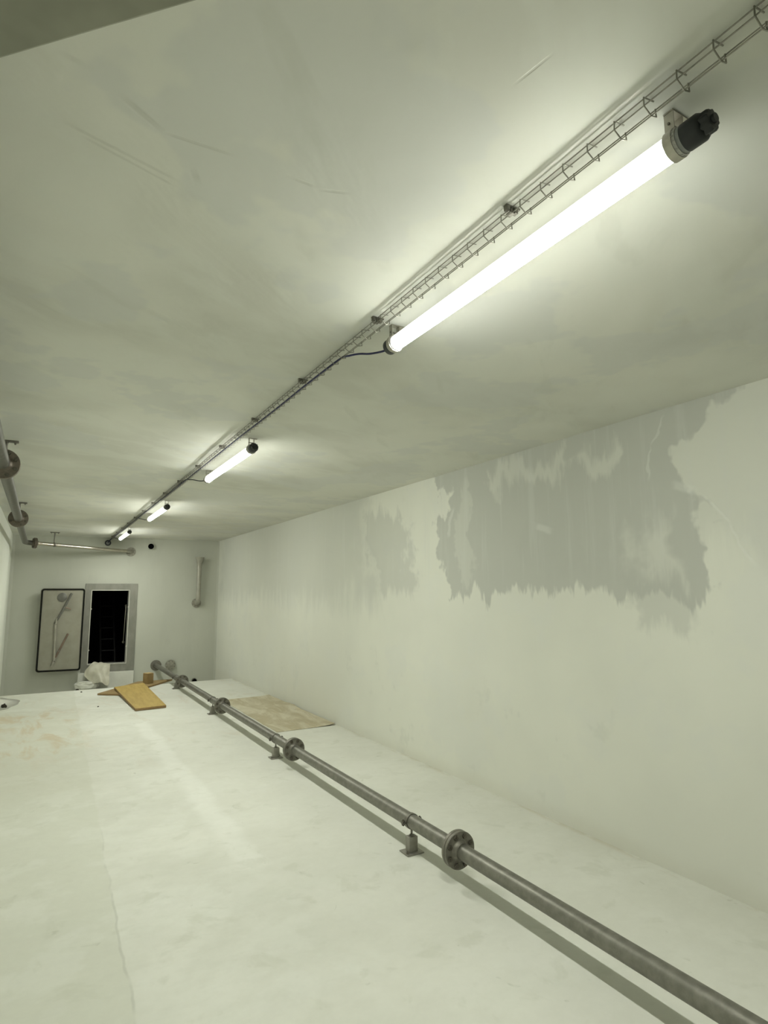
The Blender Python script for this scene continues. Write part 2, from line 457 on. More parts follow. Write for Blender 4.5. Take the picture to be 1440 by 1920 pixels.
# --- supports of the floor pipe
sup_labels = ['steel pipe support under the floor pipe, nearest of four, beside the nearest flange',
              'steel pipe support under the floor pipe just behind the second nearest flange',
              'steel pipe support under the floor pipe beside the front part of the brown sheet',
              'steel pipe support under the floor pipe, farthest of four, near the wooden boards']
def make_support(y, label):
    s = thing('pipe_support', (XP, y, 0), label, 'pipe support', 'supports under the floor pipe')
    MB().box((XP, y, .006), (.15, .125, .010)).build('base_plate', mat_post, s, bevel=.002)
    MB().box((XP, y, .066), (.078, .058, .112)).build('post', mat_post, s, bevel=.004)
    MB().lathe((XP, y, .122), (0, 0, 1), [(0, 0), (0, .017), (.010, .017), (.010, .008), (.0545, .008), (.0545, 0)], 12).build('threaded_rod', mat_steel2, s)
    # strap clamp round the pipe
    c = MB().lathe((XP, y-.017, ZP), (0, 1, 0), [(0, RP+.0005), (0, RP+.006), (.034, RP+.006), (.034, RP+.0005)], 40, True)
    for sx in (-1, 1):
        c.box((XP+sx*(RP+.020), y, ZP+.004), (.034, .030, .004))
        c.box((XP+sx*(RP+.020), y, ZP-.004), (.034, .030, .004))
    c = c.build('clamp', mat_steel2, s)
    for sx in (-1, 1):
        p = Vector((XP+sx*(RP+.024), y, ZP))
        bm_ = MB().cyl(p+Vector((0, 0, -.024)), p+Vector((0, 0, .024)), .005, 8)
        bm_.lathe(p+Vector((0, 0, .007)), (0, 0, 1), [(0, 0), (0, .013), (.010, .013), (.010, 0)], 6)
        bm_.lathe(p+Vector((0, 0, -.017)), (0, 0, 1), [(0, 0), (0, .013), (.010, .013), (.010, 0)], 6)
        bm_.build('clamp_bolt', mat_boltdark, c)
    for sx, sy in ((-1, -1), (1, 1)):
        p = Vector((XP+sx*.058, y+sy*.030, .010))
        MB().lathe(p, (0, 0, 1), [(0, 0), (0, .012), (.004, .012), (.004, .009), (.014, .009), (.014, .005), (.022, .005), (.022, 0)], 8).build('anchor_bolt', mat_steel2, s)
    return s
s0 = make_support(FL[0]+.600, sup_labels[0])
for k in range(1, 4): dup(s0, (XP, FL[k]+.590, 0), sup_labels[k])

# --- left high pipe along the left wall, with its slanting run to the far wall
XH, ZH = -.352, 3.12
E0 = Vector((XH+.02, 14.90, ZH)); Ewall = bw(1.93, .0, 3.05)
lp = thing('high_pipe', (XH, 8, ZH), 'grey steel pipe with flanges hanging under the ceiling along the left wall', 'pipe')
ys = [1.57, 6.02, 10.32, 14.80]
for i in range(3):
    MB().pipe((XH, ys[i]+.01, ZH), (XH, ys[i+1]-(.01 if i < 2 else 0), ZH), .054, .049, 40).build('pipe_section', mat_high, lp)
for yv in ys[1:3]: flange_joint(lp, (XH, yv, ZH), (0, 1, 0), mat_red, r=.132)
dirL = Vector((2.0, .62, -.06)).normalized()
def bez(p0, p1, p2, n=12):
    return [p0*(1-t)**2+p1*2*t*(1-t)+p2*t*t for t in [k/n for k in range(n+1)]]
corner = Vector((XH, 15.02, ZH)); pj_ = corner+dirL*.15
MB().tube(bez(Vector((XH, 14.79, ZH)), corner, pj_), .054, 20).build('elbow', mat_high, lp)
jc = corner+dirL*.19
flange_joint(lp, jc, dirL, mat_red, r=.118)
# slanting run
start = jc+dirL*.03
wallp = bw(1.92, .0, 3.05); nrm = (WALLROT @ Vector((0, -1, 0)))
bend = wallp+nrm*.10
d2 = (bend-start).normalized()
MB().tube([start]+[start+(bend-d2*.12-start)*t for t in (.33, .66, 1)], .042, 24).build('slanting_pipe', mat_bright, lp, label='bright stainless pipe')
MB().tube(bez(bend-d2*.125, bend, wallp+nrm*.01), .043, 20).build('wall_elbow', mat_flange_paint, lp)
wf = flange_mb(wallp, nrm, .115, .02, .06, .02, .04).build('wall_flange', mat_flange_paint, lp)
for k in range(8):
    a = PI/8+k*PI/4
    p = wallp+WALLROT.to_3x3() @ Vector((math.cos(a)*.088, -.020, math.sin(a)*.088))
    MB().lathe(p, nrm, [(0, 0), (0, .011), (.010, .011), (.010, 0)], 6).build('bolt', mat_steel2, wf)

# --- ceiling hangers
def make_hanger(x, y, zp, r, label):
    h = thing('pipe_hanger', (x, y, CE), label, 'pipe hanger', 'ceiling hangers of the high pipe')
    m = MB().box((x, y, CE-.0085), (.19, .05, .015))
    m.build('ceiling_plate', mat_steel2, h, bevel=.002)
    for sx in (-1, 1):
        MB().lathe((x+sx*.068, y, CE-.011), (0, 0, -1), [(0, 0), (0, .013), (.010, .013), (.010, .007), (.024, .007), (.024, 0)], 8).build('anchor_bolt', mat_steel2, h)
    MB().lathe((x, y, CE-.010), (0, 0, -1), [(0, 0), (0, .016), (.014, .018), (.014, .012), (CE-.010-zp-r-.004, .012), (CE-.010-zp-r-.004, 0)], 12).build('rod', mat_steel2, h)
    return h
def hanger_clamp(h, x, y, zp, r, ax):
    c = Vector((x, y, zp)); ax = Vector(ax).normalized()
    m = MB().lathe(c-ax*.017, ax, [(0, r+.0005), (0, r+.006), (.034, r+.006), (.034, r+.0005)], 32, True)
    side = ax.cross(Vector((0, 0, 1)))
    rot = side.to_track_quat('X', 'Z').to_matrix()
    for sg in (-1, 1):
        m.box(c+side*sg*(r+.022)+Vector((0, 0, .005)), (.036, .030, .004), rot); m.box(c+side*sg*(r+.022)+Vector((0, 0, -.005)), (.036, .030, .004), rot)
    cl = m.build('clamp', mat_steel2, h)
    for sg in (-1, 1):
        p = c+side*sg*(r+.026)
        b_ = MB().cyl(p+Vector((0, 0, -.028)), p+Vector((0, 0, .028)), .005, 8)
        b_.lathe(p+Vector((0, 0, .008)), (0, 0, 1), [(0, 0), (0, .014), (.010, .014), (.010, 0)], 6)
        b_.lathe(p+Vector((0, 0, -.018)), (0, 0, 1), [(0, 0), (0, .014), (.010, .014), (.010, 0)], 6)
        b_.build('clamp_bolt', mat_steel2, cl)
h1 = make_hanger(XH, 6.27, ZH, .054, 'steel T-shaped hanger holding the high pipe at the left edge, nearest of three')
hanger_clamp(h1, XH, 6.27, ZH, .054, (0, 1, 0))
h2 = dup(h1, (XH, 10.50, CE), 'steel T-shaped hanger just behind the second flange of the high pipe, middle of three')
ht = .17
hp = start+(bend-start)*ht
h3 = make_hanger(hp.x, hp.y, hp.z, .042, 'steel T-shaped hanger holding the bright slanting pipe near the far wall')
hanger_clamp(h3, hp.x, hp.y, hp.z, .042, d2)

# --- vertical overflow pipe with funnel on the far wall
fx, fo = 3.548, .15
fb = bw(3.535, 0, 1.80)
ft = thing('funnel_pipe', tuple(bw(fx, 0, 1.76)), 'upright steel pipe with flared funnel top on the far wall near the right corner', 'pipe')
ax_ = bw(fx, fo, 0)
prof = [(1.885, .056), (2.70, .056), (2.76, .063), (2.84, .085), (2.94, .117), (2.94, .112), (2.84, .080), (2.76, .058), (2.70, .050), (1.885, .050)]
MB().lathe((ax_.x, ax_.y, 0), (0, 0, 1), prof[:2]+prof[8:], 32, True).build('upright_pipe', mat_rod, ft)
MB().lathe((ax_.x, ax_.y, 0), (0, 0, 1), prof[1:9], 32, True).build('funnel', mat_rod, ft)
p_top = Vector((ax_.x, ax_.y, 1.89)); p_c = Vector((ax_.x, ax_.y, 1.76)); p_w = bw(fx-.01, .02, 1.76)
MB().tube(bez(p_top, p_c, p_w), .057, 20).build('elbow', mat_rod, ft)
wf = flange_mb(bw(fx-.01, 0, 1.76), nrm, .118, .028, .07, .02, .055).build('wall_flange', mat_flange_paint, ft)
for k in range(8):
    a = PI/8+k*PI/4
    p = bw(fx-.01, 0, 1.76)+WALLROT.to_3x3() @ Vector((math.cos(a)*.092, -.028, math.sin(a)*.092))
    MB().lathe(p, nrm, [(0, 0), (0, .012), (.012, .012), (.012, 0)], 6).build('bolt', mat_steel2, wf)

# --- blind flange beside the floor pipe's end
bf = thing('blind_flange', tuple(bw(2.965, 0, .227)), 'round blank steel flange low on the far wall, right of the floor pipe end', 'flange')
c0_ = bw(2.965, 0, .227)
MB().lathe(c0_, nrm, [(-.01, 0), (-.01, .055), (.07, .055), (.07, 0)], 28).build('stub', mat_steel, bf)
MB().lathe(c0_+nrm*.07, nrm, [(0, 0), (0, .124), (.003, .127), (.022, .127), (.025, .124), (.025, .05), (.029, .045), (.029, 0)], 40).build('disc', mat_flange_paint, bf)
for k in range(8):
    a = PI/8+k*PI/4
    p = c0_+nrm*.095+WALLROT.to_3x3() @ Vector((math.cos(a)*.098, 0, math.sin(a)*.098))
    MB().lathe(p, nrm, [(0, 0), (0, .013), (.012, .013), (.012, 0)], 6).build('bolt', mat_steel2, bf)

# --- open pipe mouths in the far wall
def mouth(name, x, z, r, out, label, wt=.012):
    o = thing(name, tuple(bw(x, 0, z)), label, 'pipe')
    c = bw(x, 0, z)
    MB().lathe(c, nrm, [(-.02, r-wt), (-.02, r), (out, r), (out, r-wt)], 32, True).build('rim', mat_wall if name == 'wall_sleeve' else mat_steel, o)
    MB().lathe(c, nrm, [(out-.012, r-wt-.001), (.002, r-wt-.001), (.002, 0)], 32).build('bore', mat_bore_dark, o)
    return o
mouth('wall_sleeve', 2.378, 3.193, .082, .09, 'short white round sleeve with black mouth high on the far wall', .012)
mouth('drain_pipe', 3.56, -.205, .068, .06, 'small black drain mouth at the foot of the far wall')

# --- round cable gland at the end of the tray
cg = thing('cable_gland', tuple(bw(1.385, 0, 3.255)), 'round dark cable gland on the far wall at the end of the cable tray', 'cable gland')
cgc = bw(1.385, 0, 3.255)
MB().lathe(cgc, nrm, [(-.01, 0), (-.01, .072), (.045, .072), (.045, .046), (.030, .044), (.030, 0)], 32).build('sleeve', mat_cap, cg)
MB().lathe(cgc, nrm, [(.029, 0), (.029, .040), (.060, .034), (.060, 0)], 24).build('plug', mat_ring, cg)

# ------------------------------------------------------------------ lamps
XT = [1.530, 1.575, 1.572, 1.553]; T0 = [.940, 5.14, 9.30, 13.47]; ZT = 3.290; LT = 1.575; RT = .0375
lamp_labels = ['nearest and longest lit white tube lamp under the ceiling, with a large black end cap',
               'lit white tube lamp under the ceiling, second nearest, above the middle of the cable tray',
               'lit white tube lamp under the ceiling, third in the row from the camera',
               'lit white tube lamp under the ceiling, farthest and smallest, close to the far wall']
X0, Y0 = XT[0], T0[0]
lm = thing('tube_lamp', (X0, Y0, ZT), lamp_labels[0], 'lamp', 'tube lamps along the cable tray')
MB().lathe((X0, Y0, ZT), (0, 1, 0), [(0, 0), (0, RT), (LT, RT), (LT, 0)], 36).build('tube', mat_tube, lm)
def collar(y, s, part):
    # ribbed frosted collar
    prof = []
    m = MB().lathe((X0, y, ZT), (0, s, 0), [(0, RT-.002), (0, RT+.002), (.004, RT+.004), (.034, RT+.004), (.034, RT-.002)], 40, True)
    for k in range(20):
        a = 2*PI*k/20
        m.box((X0+math.cos(a)*(RT+.0045), y+s*.018, ZT+math.sin(a)*(RT+.0045)), (.003, .026, .003), Matrix.Rotation(-a, 3, 'Y'))
    return m.build('collar', mat_clear, part)
c_near = collar(Y0+.004, -1, lm); c_far = collar(Y0+LT-.004, 1, lm)
for yy, s in ((Y0-.030, -1), (Y0+LT+.030, 1)):
    MB().lathe((X0, yy, ZT), (0, s, 0), [(0, 0), (0, RT+.001), (.012, RT+.001), (.012, 0)], 36).build('grey_ring', mat_ring, lm)
# near end cap: black with scalloped screw knob
ye = Y0-.042
cap = MB().lathe((X0, ye, ZT), (0, -1, 0), [(0, 0), (0, RT+.003), (.045, RT+.003), (.053, RT-.002), (.058, RT-.012), (.058, 0)], 40).build('end_cap', mat_cap, lm)
m = MB(); prof = []
nn = 48; rr = []
vs = []; fs = []
for j, (t, sc_) in enumerate(((.050, 1), (.074, 1), (.080, .9), (.080, .45), (.088, .42), (.088, 0.001))):
    for k in range(nn):
        a = 2*PI*k/nn; r = (.0300+.0028*math.cos(8*a) if sc_ > .6 else .030)*sc_
        vs.append((X0+math.cos(a)*r, ye-t, ZT+math.sin(a)*r))
for j in range(5):
    for k in range(nn): fs.append((j*nn+k, j*nn+(k+1) % nn, (j+1)*nn+(k+1) % nn, (j+1)*nn+k))
m.add(vs, fs).build('cap_knob', mat_cap, cap)
yf = Y0+LT+.042
cap2 = MB().lathe((X0, yf, ZT), (0, 1, 0), [(0, 0), (0, RT+.003), (.028, RT+.003), (.036, RT-.003), (.040, RT-.012), (.040, 0)], 40).build('end_cap', mat_cap, lm)
MB().lathe((X0, yf+.039, ZT), (0, 1, 0), [(0, 0), (0, .014), (.012, .014), (.022, .008), (.022, 0)], 12).build('cable_gland', mat_cap, cap2)
for yy in (Y0-.012, Y0+LT+.012):
    m = MB()
    m.box((X0+.012, yy+.004, CE-.0025), (.075, .030, .004))
    m.box((X0-.022, yy+.004, (CE+ZT+RT)/2-.004), (.003, .030, CE-ZT-RT-.002))
    m.box((X0+.022, yy+.004, (CE+ZT+RT)/2-.004), (.003, .030, CE-ZT-RT-.002))
    m.lathe((X0, yy-.009, ZT), (0, 1, 0), [(0, RT+.0055), (0, RT+.0075), (.026, RT+.0075), (.026, RT+.0055)], 36, True)
    br = m.build('mounting_bracket', mat_galv, lm)
    MB().cyl((X0-.028, yy+.004, ZT+RT+.022), (X0+.028, yy+.004, ZT+RT+.022), .004, 8).build('bracket_bolt', mat_steel2, br)
for k in range(1, 4): dup(lm, (XT[k], T0[k], ZT), lamp_labels[k])

# ------------------------------------------------------------------ wire cable tray
TX = 1.390
def tx(y): return TX+.0022*max(0, y-.7)
TS, TE = -1.5, 15.98
tray = thing('cable_tray', (TX, 7, CE), 'thin steel wire basket cable tray running the length of the ceiling', 'cable tray')
prof_ = [(.041, 3.384), (0., 3.377), (-.001, 3.350), (.026, 3.335), (.049, 3.338), (.046, 3.362)]
wires = [(.0, 3.377), (.003, 3.359), (.026, 3.3335), (.046, 3.360)]
for dx, z_ in wires:
    MB().tube([(tx(y_)+dx, y_, z_) for y_ in [TS, 2, 5, 8, 11, 14, TE]], .0021, 8).build('long_wire', mat_wire, tray)
def rung(m, y_):
    o_ = tx(y_)
    pts = [Vector((o_+a-(.0035 if a < .01 else 0), y_, c-(.0035 if i in (3,) else 0))) for i, (a, c) in enumerate(prof_)]
    m.tube(pts, .0023, 8)
ys_all = [.625-.1005*k for k in range(1, 21)]+[.625+.1005*k for k in range(0, 153)]
shown = sorted([q for q in ys_all if q > .45])[:98]
rest = [q for q in ys_all if q not in shown]
for q in shown:
    m = MB(); rung(m, q); m.build('rung', mat_wire, tray)
m = MB()
for q in rest: rung(m, q)
o = m.build('rung', mat_wire, tray); o['kind'] = 'stuff'
for k in range(-2, 15):
    y_ = 1.488+1.005*k
    if y_ < .4 or y_ > TE: continue
    o_ = tx(y_)
    m = MB().box((o_+.012, y_, CE-.004), (.065, .018, .006))
    m.box((o_-.012, y_, CE-.014), (.014, .018, .016)); m.box((o_+.026, y_, CE-.016), (.014, .018, .018))
    m.cyl((o_+.008, y_, CE-.006), (o_+.008, y_, CE-.030), .006, 8)
    m.box((o_+.004, y_, CE-.030), (.024, .022, .003))
    m.build('ceiling_clip', mat_steel2, tray)

# ------------------------------------------------------------------ cables
def cable(i, mat, r, dx, dz, label, nm='power_cable'):
    X, Y = XT[i], T0[i]+LT+.04+.06
    pts = [Vector((X, Y, ZT)), Vector((X-.012, Y+.03, ZT-.003)), Vector((X-.05, Y+.10, ZT+.002)), Vector((tx(Y)+.060, Y+.17, ZT+.022)),
           Vector((tx(Y)+.034, Y+.25, 3.324)), Vector((tx(Y)+.030+dx, Y+.38, 3.3445+dz))]
    yy = Y+.9
    while yy < 15.7:
        pts.append(Vector((tx(yy)+.024+dx+random.uniform(-.004, .004), yy, 3.3445+dz+random.uniform(-.001, .002)))); yy += .45
    last = bw(1.385, .05, 3.255)
    pts.append(Vector((tx(15.85)+.02+dx, 15.86, 3.342+dz))); pts.append(Vector((1.40+dx, last.y-.05, 3.300))); pts.append(last+Vector((dx*.8, -.006, dz)))
    # smooth
    sm = []
    for a in range(len(pts)-1):
        p0 = pts[max(a-1, 0)]; p1 = pts[a]; p2 = pts[a+1]; p3 = pts[min(a+2, len(pts)-1)]
        for s_ in range(4):
            t = s_/4
            sm.append(.5*((2*p1)+(p2-p0)*t+(2*p0-5*p1+4*p2-p3)*t*t+(3*p1-p0-3*p2+p3)*t**3))
    sm.append(pts[-1])
    o = MB().tube(sm, r, 8).build(nm, mat, None, origin=tuple(pts[0]))
    return tag(o, label, 'cable', 'lamp cables in the tray')
cable(0, mat_blue, .0058, 0, 0, 'dark blue cable from the nearest lamp along the wire tray')
cable(1, mat_dark_cable, .0058, -.012, .001, 'dark cable drooping from the second nearest lamp into the wire tray')
cable(2, mat_dark_cable, .0058, .010, .012, 'dark cable from the third lamp of the row into the wire tray')
cable(3, mat_dark_cable, .0052, -.004, .012, 'short dark cable from the farthest lamp to the tray end')

# ------------------------------------------------------------------ hatch: frame and leaf
hd = thing('hatch_door', tuple(bw(1.03, 0, .135)), 'open steel hatch door with black rubber seal swung back against the far wall, and its frame', 'door')
m = MB()
for xa, xb, za, zb_ in ((.952, OX0, .138, 2.252), (OX1, 2.12, .138, 2.252), (OX0, OX1, OZ1, 2.252), (OX0, OX1, .138, OZ0)):
    slab(m, xa, xb, za, zb_, -.005, .022)
fr = m.build('frame', mat_frame, hd, bevel=.002)
m = MB()
for xa, xb, za, zb_ in ((OX0-.004, OX0+.012, OZ0, OZ1), (OX1-.012, OX1+.004, OZ0, OZ1), (OX0, OX1, OZ1-.012, OZ1+.004), (OX0, OX1, OZ0-.004, OZ0+.012)):
    slab(m, xa, xb, za, zb_, -.20, .040)
m.build('inner_rim', mat_frame_edge, fr, label='bright inner rim of the frame')
for xx, zz in ((OX0+.014, 1.64), (OX0+.014, .66), (OX1-.014, 1.68), (OX1-.014, .73)):
    MB().lathe(bw(xx, .03, zz), nrm, [(0, 0), (0, .016), (.02, .016), (.02, 0)], 10).build('latch_stud', mat_frame_edge, fr)
# leaf
def leafpt(x, out, z): return bw(x, out+.09, z)
LX0, LX1, LZ0, LZ1 = .026, .936, .225, 2.128
def rrect(x0, x1, z0, z1, r, n=6):
    pts = []
    for cx, cz, a0 in ((x1-r, z1-r, 0), (x0+r, z1-r, PI/2), (x0+r, z0+r, PI), (x1-r, z0+r, 1.5*PI)):
        for k in range(n+1):
            a = a0+PI/2*k/n
            pts.append((cx+r*math.cos(a), cz+r*math.sin(a)))
    return pts
def plate(m, pts, o0, o1):
    n = len(pts)
    m.add([leafpt(a, o0, c) for a, c in pts]+[leafpt(a, o1, c) for a, c in pts],
          [(i, (i+1) % n, n+(i+1) % n, n+i) for i in range(n)]+[tuple(range(n)), tuple(range(2*n-1, n-1, -1))])
m = MB(); plate(m, rrect(LX0-.012, LX1+.012, LZ0-.012, LZ1+.012, .07), .10, .145)
lf = m.build('leaf', mat_leaf, hd, bevel=.003)
m = MB(); oo = rrect(LX0, LX1, LZ0, LZ1, .062); ii = rrect(LX0+.036, LX1-.036, LZ0+.036, LZ1-.036, .034)
n = len(oo); vs = []
for o_, pts in ((.144, oo), (.160, oo), (.160, ii), (.144, ii)): vs += [leafpt(a, o_, c) for a, c in pts]
fs = [(j*n+i, j*n+(i+1) % n, ((j+1) % 4)*n+(i+1) % n, ((j+1) % 4)*n+i) for j in range(4) for i in range(n)]
m.add(vs, fs).build('rubber_seal', mat_rubber, lf)
MB().lathe(leafpt(.462, .145, 1.925), nrm, [(0, 0), (0, .105), (.012, .105), (.016, .10), (.016, 0)], 36).build('round_boss', mat_boss, lf)
pin = lambda x, z, r=.018, L=.06: MB().cyl(leafpt(x, .145, z), leafpt(x, .145+L, z), r, 14)
m = MB().tube([leafpt(.655, .180, 2.02), leafpt(.52, .185, 1.69), leafpt(.345, .180, 1.315)], .024, 8)
rod = m.build('upper_rod', mat_boss, lf)
pin(.52, 1.69).build('pivot', mat_steel2, rod)
m = MB().tube([leafpt(.53, .19, 1.69), leafpt(.66, .19, 1.65)], .013, 8).build('stub_lever', mat_rod_brown, rod)
m = MB().tube([leafpt(.385, .180, 1.44), leafpt(.365, .182, 1.30), leafpt(.385, .180, .48), leafpt(.335, .180, .34)], .026, 8)
rod2 = m.build('lower_rod', mat_rod, lf)
pin(.365, 1.30).build('pivot', mat_steel2, rod2)
pin(.385, .46).build('pivot', mat_steel2, rod2)
m = MB().tube([leafpt(.630, .180, 1.08), leafpt(.47, .182, .70), leafpt(.405, .180, .55)], .022, 8)
rod3 = m.build('lever', mat_rod_brown, lf)
pin(.465, .69).build('pivot', mat_steel2, rod3)
for zz in (.55, 1.75):
    m = MB().cyl(bw(.962, .085, zz-.08), bw(.962, .085, zz+.08), .020, 14)
    vs = bw(.945, .075, zz); m.box(vs, (.05, .05, .10), WALLROT.to_3x3()); m.box(bw(.945, .155, zz), (.035, .17, .07), WALLROT.to_3x3())
    m.build('hinge', mat_frame, hd)

# --- seen through the opening
r1 = thing('grab_rail', (1.93, 16.75, .5), 'thin bright vertical rail just inside the dark hatch opening', 'rail')
m = MB().tube([(1.955, 16.75, 1.72), (1.945, 16.72, 1.66), (1.925, 16.7, .80), (1.93, 16.75, .74)], .012, 10).build('bar', mat_bright, r1)
MB().lathe((1.950, 16.72, 1.70), (0, -1, 0), [(-.04, 0), (-.04, .030), (.01, .030), (.01, 0)], 14).build('fixing', mat_bright, r1)
MB().lathe((1.925, 16.72, .78), (0, -1, 0), [(-.04, 0), (-.04, .030), (.01, .030), (.01, 0)], 14).build('fixing', mat_bright, r1)
lad = thing('ladder', (1.60, 17.6, -.35), 'dark ladder leaning in the unlit chamber behind the hatch', 'ladder')
mat_lad = mottled('dark_ladder_metal', (.010, .010, .009), (.02, .02, .018), 10, .5, .5)
for sx in (0, .34):
    MB().tube([(1.52+sx, 17.3, -.33), (1.40+sx, 18.6, 2.9)], .022, 8).build('stile', mat_lad, lad)
for k in range(10):
    t = .08+k*.09
    MB().tube([(1.52-.12*t, 17.3+1.3*t, -.33+3.23*t), (1.86-.12*t, 17.3+1.3*t, -.33+3.23*t)], .013, 8).build('rung', mat_lad, lad)

# ------------------------------------------------------------------ boards, block, sheets
def board(name, corners, z0, z1, mat, edge, label, tilt=None):
    """corners in plan, ccw, each (x, y, z of the underside)"""
    th = z1
    cx = sum(c[0] for c in corners)/4; cy = sum(c[1] for c in corners)/4
    root = thing(name, (cx, cy, z0), label, 'board')
    lo = [Vector(c) for c in corners]; hi = [Vector((c[0], c[1], c[2]+th)) for c in corners]
    m = MB().add(lo+hi, [(0, 3, 2, 1), (4, 5, 6, 7), (0, 1, 5, 4), (1, 2, 6, 5), (2, 3, 7, 6), (3, 0, 4, 7)])
    top = m.build('panel', mat, root, bevel=.003)
    m = MB(); n = (lo[1]-lo[0])
    # sawn edge bands on the two visible edges
    e_ = .0015
    cc = Vector((cx, cy, 0))
    for a, c in ((0, 1), (3, 0), (1, 2), (2, 3)):
        mid = (lo[a]+lo[c])/2; d = Vector((mid.x-cx, mid.y-cy, 0)).normalized()*e_
        m.add([lo[a]+d+Vector((0, 0, .002)), lo[c]+d+Vector((0, 0, .002)), hi[c]+d-Vector((0, 0, .003)), hi[a]+d-Vector((0, 0, .003)),
               lo[a]-d+Vector((0, 0, .002)), lo[c]-d+Vector((0, 0, .002)), hi[c]-d-Vector((0, 0, .003)), hi[a]-d-Vector((0, 0, .003))],
              [(0, 1, 2, 3), (4, 7, 6, 5), (0, 4, 5, 1), (3, 2, 6, 7), (0, 3, 7, 4), (1, 5, 6, 2)])
    m.build('sawn_edge', edge, root)
    return root
# plank lying flat, its tip under the yellow board
board('wooden_plank', [(1.12, 13.38, .004), (1.545, 13.06, .004), (2.785, 14.68, .004), (2.055, 14.72, .004)], 0, .034, mat_wood_b, mat_wood_edge,
      'brown wooden plank lying askew on the floor behind the yellow board')
board('plywood_board', [(1.545, 11.25, .006), (2.06, 11.30, .006), (2.062, 13.98, .057), (1.455, 13.70, .052)], 0, .042, mat_wood_y, mat_wood_edge,
      'yellow plywood board lying on the floor with one end on the brown plank')
bl = thing('wood_block', (2.20, 14.28, .04), 'small upright sawn timber block standing on the brown plank', 'wood block')
rt = Matrix.Rotation(math.radians(24), 3, 'Z')
MB().box((2.20, 14.30, .04+.11), (.15, .17, .215), rt).build('timber', mat_wood_b, bl, bevel=.004)
MB().box((2.20, 14.30, .04+.2185), (.146, .166, .004), rt).build('top_face', mat_wood_end, bl)

# wrinkled brown sheet on the floor between the pipe and the right wall
m = MB(); nx, ny = 26, 70
vs = []
for j in range(ny+1):
    for i in range(nx+1):
        s_, t_ = i/nx, j/ny
        X = 3.10+.93*s_; Y = 8.50+3.03*t_-.02*s_*0
        X += .012*math.sin(t_*23)*(1-s_)*.5
        z = .006+.010*max(0, noise.noise(Vector((X*2.5, Y*1.3, 1))))+.012*max(0, noise.noise(Vector((X*1.3+Y, Y*3, 4)))-.15)
        if s_ > .8: z += (s_-.8)*.10*(1+.6*noise.noise(Vector((0, Y*2, 3))))
        vs.append((X, Y, z))
k_ = len(vs); vs += [(a, b_, c-.004) for a, b_, c in vs]
fs = []
for j in range(ny):
    for i in range(nx):
        a = j*(nx+1)+i
        fs.append((a, a+1, a+nx+2, a+nx+1)); fs.append((k_+a, k_+a+nx+1, k_+a+nx+2, k_+a+1))
for j in range(ny):
    for i in (0, nx):
        a = j*(nx+1)+i; fs.append((a, a+nx+1, k_+a+nx+1, k_+a))
for i in range(nx):
    for j in (0, ny):
        a = j*(nx+1)+i; fs.append((a, k_+a, k_+a+1, a+1))
o = m.add(vs, fs).build('cardboard_sheet', mat_sheet, None, origin=(3.55, 10, 0), angle=60)
tag(o, 'stained beige sheet of cardboard on the floor between the pipe and right wall', 'cardboard')

# crumpled sheet draped on the plinth
def crumple(name, c, rx, ry, rz, mat, label, cat, seed, fold=.3, zmin=None, nu=56, nv=36):
    vs = []; fs = []; c = Vector(c)
    for j in range(nv+1):
        ph = PI*j/nv
        for i in range(nu):
            th = 2*PI*i/nu
            d = Vector((math.sin(ph)*math.cos(th), math.sin(ph)*math.sin(th), math.cos(ph)))
            q = d*1.6+Vector((seed, seed*2, 0))
            k1 = abs(noise.noise(q*1.3)); k2 = abs(noise.noise(q*2.9)); k3 = noise.noise(q*6)
            r = 1+fold*(.55-1.5*k1)-fold*.5*k2+fold*.12*k3
            e1 = lambda v_: math.copysign(abs(v_)**.75, v_)
            p = Vector((rx*e1(d.x)*r, ry*e1(d.y)*r, rz*e1(d.z)*r))+c
            if zmin is not None: p.z = max(p.z, zmin(p) if callable(zmin) else zmin)
            vs.append(p)
    for j in range(nv):
        for i in range(nu): fs.append((j*nu+i, j*nu+(i+1) % nu, (j+1)*nu+(i+1) % nu, (j+1)*nu+i))
    o = MB().add(vs, fs).build(name, mat, None, origin=tuple(c), angle=50)
    return tag(o, label, cat)
fz = lambda p: floor_z(p.y)+.002
# cloth: one sheet folded over itself on the plinth and sliding to the floor
m = MB(); nu, nv = 40, 40; vs = []
CP = [[(1.13, .10, .26), (1.22, .10, .37), (1.36, .10, .37), (1.47, .10, .35), (1.58, .10, .33)],
      [(1.05, .18, .20), (1.17, .22, .34), (1.32, .24, .34), (1.46, .22, .28), (1.57, .20, .24)],
      [(1.03, .27, .10), (1.14, .33, .20), (1.30, .38, .25), (1.45, .32, .17), (1.56, .28, .14)],
      [(1.12, .34, .00), (1.21, .40, .08), (1.33, .50, .13), (1.45, .42, .04), (1.55, .38, .05)],
      [(1.24, .42, -.09), (1.30, .50, -.05), (1.37, .60, -.03), (1.47, .52, -.12), (1.55, .47, -.10)]]
def cr(p, t):
    n_p = len(p)-1; i = min(int(t*n_p), n_p-1); f_ = t*n_p-i
    g = lambda k: Vector(p[max(0, min(n_p, k))])
    p0, p1, p2, p3 = g(i-1), g(i), g(i+1), g(i+2)
    return .5*((2*p1)+(p2-p0)*f_+(2*p0-5*p1+4*p2-p3)*f_*f_+(3*p1-p0-3*p2+p3)*f_**3)
